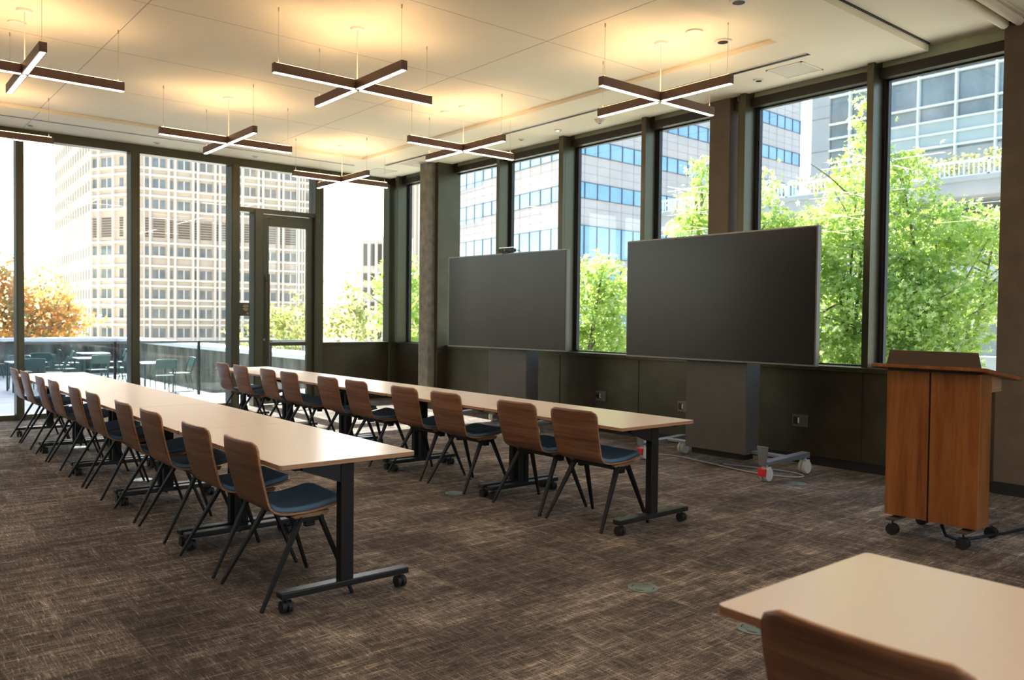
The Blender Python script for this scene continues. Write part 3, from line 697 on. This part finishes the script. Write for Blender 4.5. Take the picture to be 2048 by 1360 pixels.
# ------------------------------------------------------------------ buildings
class Face:
    """a facade plane: s runs from A to B, d is distance out towards the viewer"""
    def __init__(s, A, B):
        s.A = Vector((*A,0)); v = Vector((*B,0))-s.A; s.L = v.length; s.d = v.normalized(); s.n = Vector((s.d.y,-s.d.x,0))
        if s.n.dot(-s.A) < 0: s.n = -s.n
    def P(s, a, dd, z): return s.A+s.d*a+s.n*dd+Vector((0,0,z))
    def box(s, mb, s0, s1, z0, z1, d0, d1, m=0):
        mb.hexa([s.P(s0,d0,z0),s.P(s1,d0,z0),s.P(s1,d1,z0),s.P(s0,d1,z0),s.P(s0,d0,z1),s.P(s1,d0,z1),s.P(s1,d1,z1),s.P(s0,d1,z1)], m)
# precast tower
t = thing('office_tower', 'tall beige precast office tower beyond the terrace, seen through the far glass wall', 'building')
P0,P1,P2,P3 = (39.45,211.47),(36.6,164.48),(41.03,155.62),(75.13,150.75)
FA, FB, FC = Face(P1,P0), Face(P1,P2), Face(P2,P3)
m = MB(); poly = [P1,P2,P3,(92,190),(70,230),P0]; ar = sum(poly[i][0]*poly[(i+1)%6][1]-poly[(i+1)%6][0]*poly[i][1] for i in range(6))
m.prism(poly if ar > 0 else poly[::-1], -12, 62); m.build('body', M['precast'], t)
rows_ = [-5.4,-1.8,1.7,5.2,8.8,12.95,17.1,21.3,25.0,28.7,32.3,35.9,39.5,43.1,46.7]
bays = [4.62,8.84,12.72,16.6,20.65,24.53,28.42]; nar = [2.62,6.65,10.79,14.69,18.88,22.62,26.46,30.1,31.7]
rib = MB(); sp = MB(); small = MB(); sidew = MB()
for b in bays:
    for s_ in (-1.55,1.55): FC.box(rib, b+s_-.16, b+s_+.16, -10, 62, 0, .55)
for b in nar: 
    for s_ in (-.52,.52): FC.box(rib, b+s_-.09, b+s_+.09, -10, 62, 0, .4)
for s_ in (.35,2.3,5.9,9.7): FB.box(rib, s_-.15, s_+.15, -10, 62, 0, .5)
for s_ in range(0,46,3): FA.box(rib, s_+.2, s_+.7, -10, 62, 0, .14)
rib.build('ribs', M['precastrib'], t)
for z in rows_:
    if z == 17.1: continue
    for F_ in (FB,FC):
        F_.box(sp, 0, F_.L, z+1.25, z+1.6, 0, .38); F_.box(sp, 0, F_.L, z-1.25, z-.85, 0, .30)
    FA.box(sp, 0, FA.L, z+1.3, z+1.5, 0, .16)
sp.build('spandrel_bands', M['precastrib'], t)
def wide(F_, b, z, w=1.02):
    mb = MB(); F_.box(mb, b-w, b+w, z-.8, z+.8, -.2, .08, 0); F_.box(mb, b-.09, b+.09, z-.8, z+.8, .08, .12, 1); return mb.build('window', [M['towerglass'], M['precastrib']], t)
for z in rows_[1:12]:
    if z == 17.1: continue
    wide(FB, 4.08, z, 1.35)
    for b in bays:
        if b == 16.6: FC.box(small, b-1, b+1, z-.8, z+.8, -.2, .08)
        else: wide(FC, b, z)
    for b in nar: FC.box(small, b-.27, b+.27, z-.8, z+.8, -.2, .08)
    for b in (.95,7.6): FB.box(small, b-.42, b+.42, z-.8, z+.8, -.2, .08)
    for s_ in range(0,44,3): FA.box(sidew, s_+1.1, s_+2.8, z-.9, z+.9, -.2, .04)
tag(small.build('narrow_windows', M['towerglass'], t), kind='stuff')
tag(sidew.build('side_windows', M['sideglass'], t), kind='stuff')
lv = MB()
for F_, bs, w in ((FC,bays,1.0),(FB,[4.08],1.3),(FC,nar,.27),(FB,[.95,7.6],.4)):
    for b in bs:
        for i in range(8): F_.box(lv, b-w, b+w, 15.4+i*.45, 15.65+i*.45, 0, .12)
lv.build('louvres', M['louvre'], t)
# ribbon-window building
t = thing('office_block', 'pale stone office block with blue ribbon windows beyond the right-hand windows', 'building')
Q0,Q1,Q2 = (57.06,80.0),(53.5,55.03),(93.22,56.55)
GL, GR = Face(Q1,Q0), Face(Q1,Q2)
poly = [Q1,Q2,(94.5,85),Q0]
m = MB(); m.prism(poly, -12, 46); m.build('body', M['bandwhite'], t)
tops = [10.25+4.03*i for i in range(-4,8)]
for zt in tops:
    for F_, L0 in ((GL,GL.L),(GR,GR.L)):
        mb = MB(); hgt = 1.55
        if abs(zt-10.25) < .1 and F_ is GL: hgt = 3.0
        if abs(zt-10.25) < .1 and F_ is GR: hgt = 3.0
        F_.box(mb, 0 if F_ is GL else 0, L0, zt-hgt, zt, -.3, .03)
        if F_ is GL: F_.box(mb, 18.43, L0, zt-hgt-.45, zt-.02, .0, .05)
        w = mb.build('ribbon_window', M['ribbon'], t)
        mm = MB(); p_ = 1.93 if F_ is GL else 1.76; s_ = .7
        while s_ < L0: F_.box(mm, s_-.045, s_+.045, zt-hgt-(.45 if F_ is GL and s_ > 18.4 else 0), zt, .03, .10); s_ += p_
        F_.box(mm, 0, L0, zt-.06, zt, .03, .1); F_.box(mm, 0, L0, zt-hgt, zt-hgt+.06, .03, .1)
        mm.build('mullions', M['mullout'], w)
jn = MB()
for F_ in (GL,GR):
    s_ = .7
    while s_ < F_.L: F_.box(jn, s_-.02, s_+.02, -10, 46, .0, .012); s_ += 1.93 if F_ is GL else 1.76
    for zt in tops: F_.box(jn, 0, F_.L, zt+.8, zt+.835, 0, .012); F_.box(jn, 0, F_.L, zt+1.62, zt+1.655, 0, .012)
jn.build('cladding_joints', M['bandjoint'], t)
# curtain-wall building at the right
t = thing('glass_building', 'pale green-grey glass building with a planted balcony, seen at far right', 'building')
HF = Face((34,20.1),(34,-4))
m = MB(); m.box(34.2, 60, -6, 20.1, -12, 30); m.box(34, 34.2, 19.2, 20.1, -12, 30); m.build('body', M['concrete2'], t)
m = MB(); m.box(34.05, 34.2, -6, 19.2, 8.3, 30); m.build('curtain_glass', M['glazing'], t)
m = MB(); m.box(33.98,34.05,-6,17.2,8.45,9.45); m.box(33.98,34.05,-6,19.2,13.2,14.2); m.build('spandrels', M['spandrel'], t)
m = MB(); yy = 18.25
while yy > -5: m.box(33.85, 34.06, yy-.035, yy+.035, 7.0, 30); yy -= 1.45
for z in (8.43,8.95,9.47,10.1,11.3,13.2,14.2,15.4,18.2): m.box(33.88, 34.06, -6, 19.2, z-.035, z+.035)
m.build('mullions', M['mullwhite'], t)
m = MB()
for z in (10.45,9.0,7.5): m.box(33.99,34.001,19.2,20.1,z-.02,z+.02)
m.box(33.99,34.0,19.19,19.22,-5,30); m.build('cladding_joints', M['bandjoint'], t)
m = MB(); m.box(34.02,34.2,-6,19.2,-12,8.3); m.build('lower_wall', M['concrete2'], t)
for y0, z0 in ((13.1,.2),(13.1,2.6),(16.5,.2),(16.5,2.6),(9.8,.2),(9.8,2.6),(19.0,2.6)):
    m = MB(); m.box(33.97,34.03,y0-1.2,y0+1.2,z0,z0+1.3); w = m.build('window', M['glazing'], t)
    mm = MB(); mm.box(33.93,33.98,y0-.04,y0+.04,z0,z0+1.3); mm.box(33.93,33.98,y0-1.2,y0+1.2,z0-.06,z0); mm.box(33.93,33.98,y0-1.2,y0+1.2,z0+1.3,z0+1.36); mm.build('frame', M['mullwhite'], w)
m = MB(); m.box(30, 34.0, -4, 26.5, 5.8, 6.42); m.box(29.9,30.1,-4,26.5,6.3,6.46); m.build('balcony_slab', M['concrete2'], t)
m = MB()
for i in range(190): y = -4+i*.16; m.box(30.03,30.06,y-.02,y+.02,6.46,6.98)
m.box(30.0,30.09,-4,26.5,6.96,7.03); m.box(30.0,30.09,-4,26.5,6.48,6.52)
for i in range(17): y = -4+i*1.9; m.box(30.0,30.08,y-.04,y+.04,6.4,7.0)
m.build('balcony_railing', M['mullwhite'], t)
m = MB(); m.box(30.0,34,-4,26.5,3.0,3.4); m.build('lower_slab', M['concrete2'], t)
# unseen tower added left of the view, shading left terrace and tables from sun
t = thing('added_shade_tower', 'tall unseen tower added left of the view, shading the terrace', 'building')
m = MB(); m.box(-40, 7.1, 62, 80, -12, 86); m.build('body', M['precast'], t)
for i in range(20):
    mb = MB(); mb.box(-39.5, 6.6, 61.9, 62.05, -9+4.6*i, -7+4.6*i); mb.build('ribbon_window', M['towerglass'], t)
# slender far tower
t = thing('slender_tower', 'slender pale tower with dark slot windows seen between corner shrubs', 'building')
KF = Face((59.5,107.5),(68,101))
m = MB(); A_, B_ = KF.P(0,0,0), KF.P(KF.L,0,0); n_ = KF.n*-8
m.prism([(A_.x,A_.y),(B_.x,B_.y),(B_.x+n_.x,B_.y+n_.y),(A_.x+n_.x,A_.y+n_.y)], -12, 12.8); m.build('body', M['precastrib'], t)
m = MB(); s_ = .5
while s_ < KF.L: KF.box(m, s_, s_+.35, -12, 13.1, 0, .5); s_ += 1.05
m.build('pilasters', M['precastrib'], t)
m = MB(); s_ = .92
while s_ < KF.L-.3:
    for z in [-8+2.1*i for i in range(8)]: KF.box(m, s_, s_+.55, z, z+1.2, 0, .1)
    KF.box(m, s_, s_+.5, 9.0, 12.2, 0, .1); s_ += 1.05
m.build('slot_windows', M['louvre'], t)
t = thing('stone_tower', 'beige tower strip seen in the narrow corner window', 'building')
KG = Face((63.5,104.5),(66.9,100.9))
m = MB(); m.box(66,71,97,103,-12,40); m.build('body', M['precast'], t)
m = MB()
for i in range(6): m.box(65.7,66.0,97.2+i*1.1,97.6+i*1.1,-12,40)
m.build('pilasters', M['precastrib'], t)

# ------------------------------------------------------------------ trees
def star(c, n, rot, s, mb, m=0):
    n = n.normalized(); a = n.cross(Vector((0,0,1)) if abs(n.z) < .9 else Vector((1,0,0))).normalized(); b = n.cross(a)
    pts = []
    for i in range(10):
        an = rot+i*math.pi/5; q = s*(1 if i % 2 == 0 else .42); pts.append(c+(a*math.cos(an)+b*math.sin(an))*q+n*(.12*s if i%2 else -.1*s))
    mb.poly(pts, m)
def lozenge(c, n, rot, s, mb, m=0):
    n = n.normalized(); a = n.cross(Vector((0,0,1)) if abs(n.z) < .9 else Vector((1,0,0))).normalized(); b = n.cross(a)
    u_ = a*math.cos(rot)+b*math.sin(rot); v_ = n.cross(u_); mb.poly([c-u_*s, c-v_*s*.5, c+u_*s, c+v_*s*.5], m)
def tree(name, label, base, blobs, nleaf, size, mats, seed, shape=star, trunk=.09, group=None, crown_z=None, cat='tree'):
    rg = random.Random(seed); t = thing(name, label, cat, base, 0, group); B = Vector(base)
    lf = MB(); br = MB(); tot = sum(b[3]*b[4]*b[5] for b in blobs)
    # trunk and branches
    cz = min(b[2]-b[5] for b in blobs)-base[2]; cx = sum(b[0] for b in blobs)/len(blobs)-base[0]; cyy = sum(b[1] for b in blobs)/len(blobs)-base[1]
    fork = Vector((cx*.5, cyy*.5, cz-.7)); br.tube([(0,0,0), fork*.5+Vector((.03,.02,0)), fork], [trunk, trunk*.85, trunk*.7], n=10)
    for bx, by, bz, rx, ry, rz_ in blobs:
        c = Vector((bx,by,bz))-B; mid = (fork+c)/2+Vector((rg.uniform(-.1,.1),rg.uniform(-.1,.1),.0)); br.tube([fork, mid, c], [trunk*.5, trunk*.33, trunk*.14], n=7)
        for q in range(5):
            d = Vector((rg.gauss(0,1)*rx, rg.gauss(0,1)*ry, abs(rg.gauss(0,1))*rz_))*.75; st = mid.lerp(c, rg.random()); br.tube([st, st+d*.5+Vector((0,0,.05)), st+d], [trunk*.18, trunk*.12, trunk*.04], n=5)
        k_ = max(3, int(nleaf*(rx*ry*rz_)/tot)); ncl = max(3, k_//16)
        for q in range(ncl):
            d = Vector((rg.gauss(0,1),rg.gauss(0,1),rg.gauss(0,1))).normalized()*(rg.random()**.42)
            cc = c+Vector((d.x*rx,d.y*ry,d.z*rz_))
            for e in range(16):
                p = cc+Vector((rg.gauss(0,1),rg.gauss(0,1),rg.gauss(0,.8)))*size*1.7
                nn = Vector((rg.gauss(0,1),rg.gauss(0,1),rg.gauss(0,1)+.9)); shape(p, nn, rg.random()*6.3, size*rg.uniform(.6,1.15), lf, 0 if rg.random() < .6 else 1)
    tag(lf.build('foliage', mats, t), kind='stuff') if False else lf.build('foliage', mats, t)
    br.build('trunk', M['bark'], t, smooth=True); return t
LM = [M['leafA'], M['leafB']]
# maples beyond the right-hand windows (the trunks stand on the street level below)
tree('maple_tree', 'bright green maple filling the windows right of the right-hand screen, tallest peak', (12.8,6.6,-7),
     [(12.85,6.5,4.55,.30,.34,.75),(12.7,6.7,3.5,.6,.66,.75),(12.6,6.95,2.6,.9,1.05,.65),(12.7,6.5,1.6,1.0,1.3,.9),(12.8,6.9,.5,1.0,1.4,.8),(12.3,7.45,2.75,.65,.7,.6),(12.2,7.8,1.9,.7,.7,.6)], 16000, .056, LM, 3, group='maples outside the right-hand windows')
tree('maple_tree', 'bright green maple behind the lectern at the far right', (13.7,5.6,-7),
     [(13.1,6.15,3.7,.5,.45,.55),(13.4,5.75,2.7,.9,.85,.65),(14.1,5.15,2.75,.5,.5,.5),(13.1,5.9,1.7,.85,.9,.7),(13.9,5.2,1.75,.6,.6,.5),(12.9,5.8,.7,.7,.8,.7),(13.5,5.5,1.1,.5,.5,.5)], 12500, .056, LM, 4, group='maples outside the right-hand windows')
tree('maple_tree', 'green maple with a small peak just right of the brown pillar', (11.9,8.2,-7),
     [(11.85,7.95,3.3,.38,.38,.65),(11.8,8.0,2.4,.7,.65,.6),(11.8,8.1,1.4,.9,.9,.8)], 6500, .055, LM, 5, group='maples outside the right-hand windows')
tree('maple_tree', 'green maple reaching past the left side of the brown pillar', (11.5,8.9,-7),
     [(11.55,8.85,3.6,.22,.22,.7),(11.4,8.95,3.0,.42,.38,.45),(11.2,9.15,1.9,.6,.5,.3)], 2600, .053, LM, 6, group='maples outside the right-hand windows')
tree('maple_tree', 'green maple showing between the two large screens', (9.9,9.7,-7),
     [(9.9,9.65,1.75,.7,.8,.7),(9.9,9.7,.8,.85,.95,.7),(9.65,9.35,2.25,.3,.3,.3),(9.7,10.7,1.95,.55,.4,.35),(9.4,10.9,1.5,.6,.7,.5)], 9000, .05, LM, 8, group='maples outside the right-hand windows')
tree('maple_tree', 'green tree in the narrow window beside the concrete pillar', (9.7,15.2,-7),
     [(9.7,15.2,2.0,.8,.9,.8),(9.7,15.2,.9,.9,1.0,.9)], 2600, .08, LM, 9, group='maples outside the right-hand windows')
# terrace-side plants
OM = [M['leafO'], M['leafY']]
tree('autumn_tree', 'orange autumn tree behind the far parapet at the left edge', (4.9,37.0,-7),
     [(4.6,37,2.4,1.2,1.2,1.6),(6.2,37,1.7,1.4,1.2,1.4),(7.3,36.5,1.3,1.0,1.0,1.0),(3.2,37,1.6,1.4,1.2,1.8),(5.4,36.6,.4,2.4,1.2,1.0)], 8000, .13, OM, 11, shape=lozenge, trunk=.18)
YM = [M['leafY'], M['leafB']]
tree('shrub', 'leafy shrub behind the parapet, seen through the glass door', (9.8,20.6,-7),
     [(9.5,21.3,1.0,.8,.7,.7),(10.2,21.1,1.7,.3,.3,.9),(8.9,22.5,.75,.4,.5,.4)], 1500, .085, YM, 12, shape=lozenge, trunk=.04, cat='shrub')
tree('shrub', 'tall sparse shrub seen through the far window right of the door', (10.9,19.6,-7),
     [(10.7,19.6,1.1,.75,.6,.7),(10.8,19.5,2.0,.35,.35,.6)], 900, .085, YM, 13, shape=lozenge, trunk=.04, cat='shrub')
tree('shrub', 'reddish sparse shrub in front of the slender far tower', (12.1,18.9,-7),
     [(12.0,18.9,.9,.5,.4,.5),(12.1,18.8,1.9,.35,.3,.6)], 450, .085, [M['leafY'],M['leafO']], 14, shape=lozenge, trunk=.035, cat='shrub')
tree('balcony_planting', 'yellow-green planting behind the white balcony railing', (30.7,15,6.42),
     [(30.6,9+i*1.15,7.0,.3,.75,.35) for i in range(9)], 3600, .07, YM, 15, shape=lozenge, trunk=.02, cat='plants')
tree('balcony_planting', 'pale planting behind the sunlit balcony railing left of the brown pillar', (30.7,22,6.42),
     [(30.6,20+i*1.15,6.95,.3,.75,.35) for i in range(5)], 1800, .07, YM, 16, shape=lozenge, trunk=.02, cat='plants')
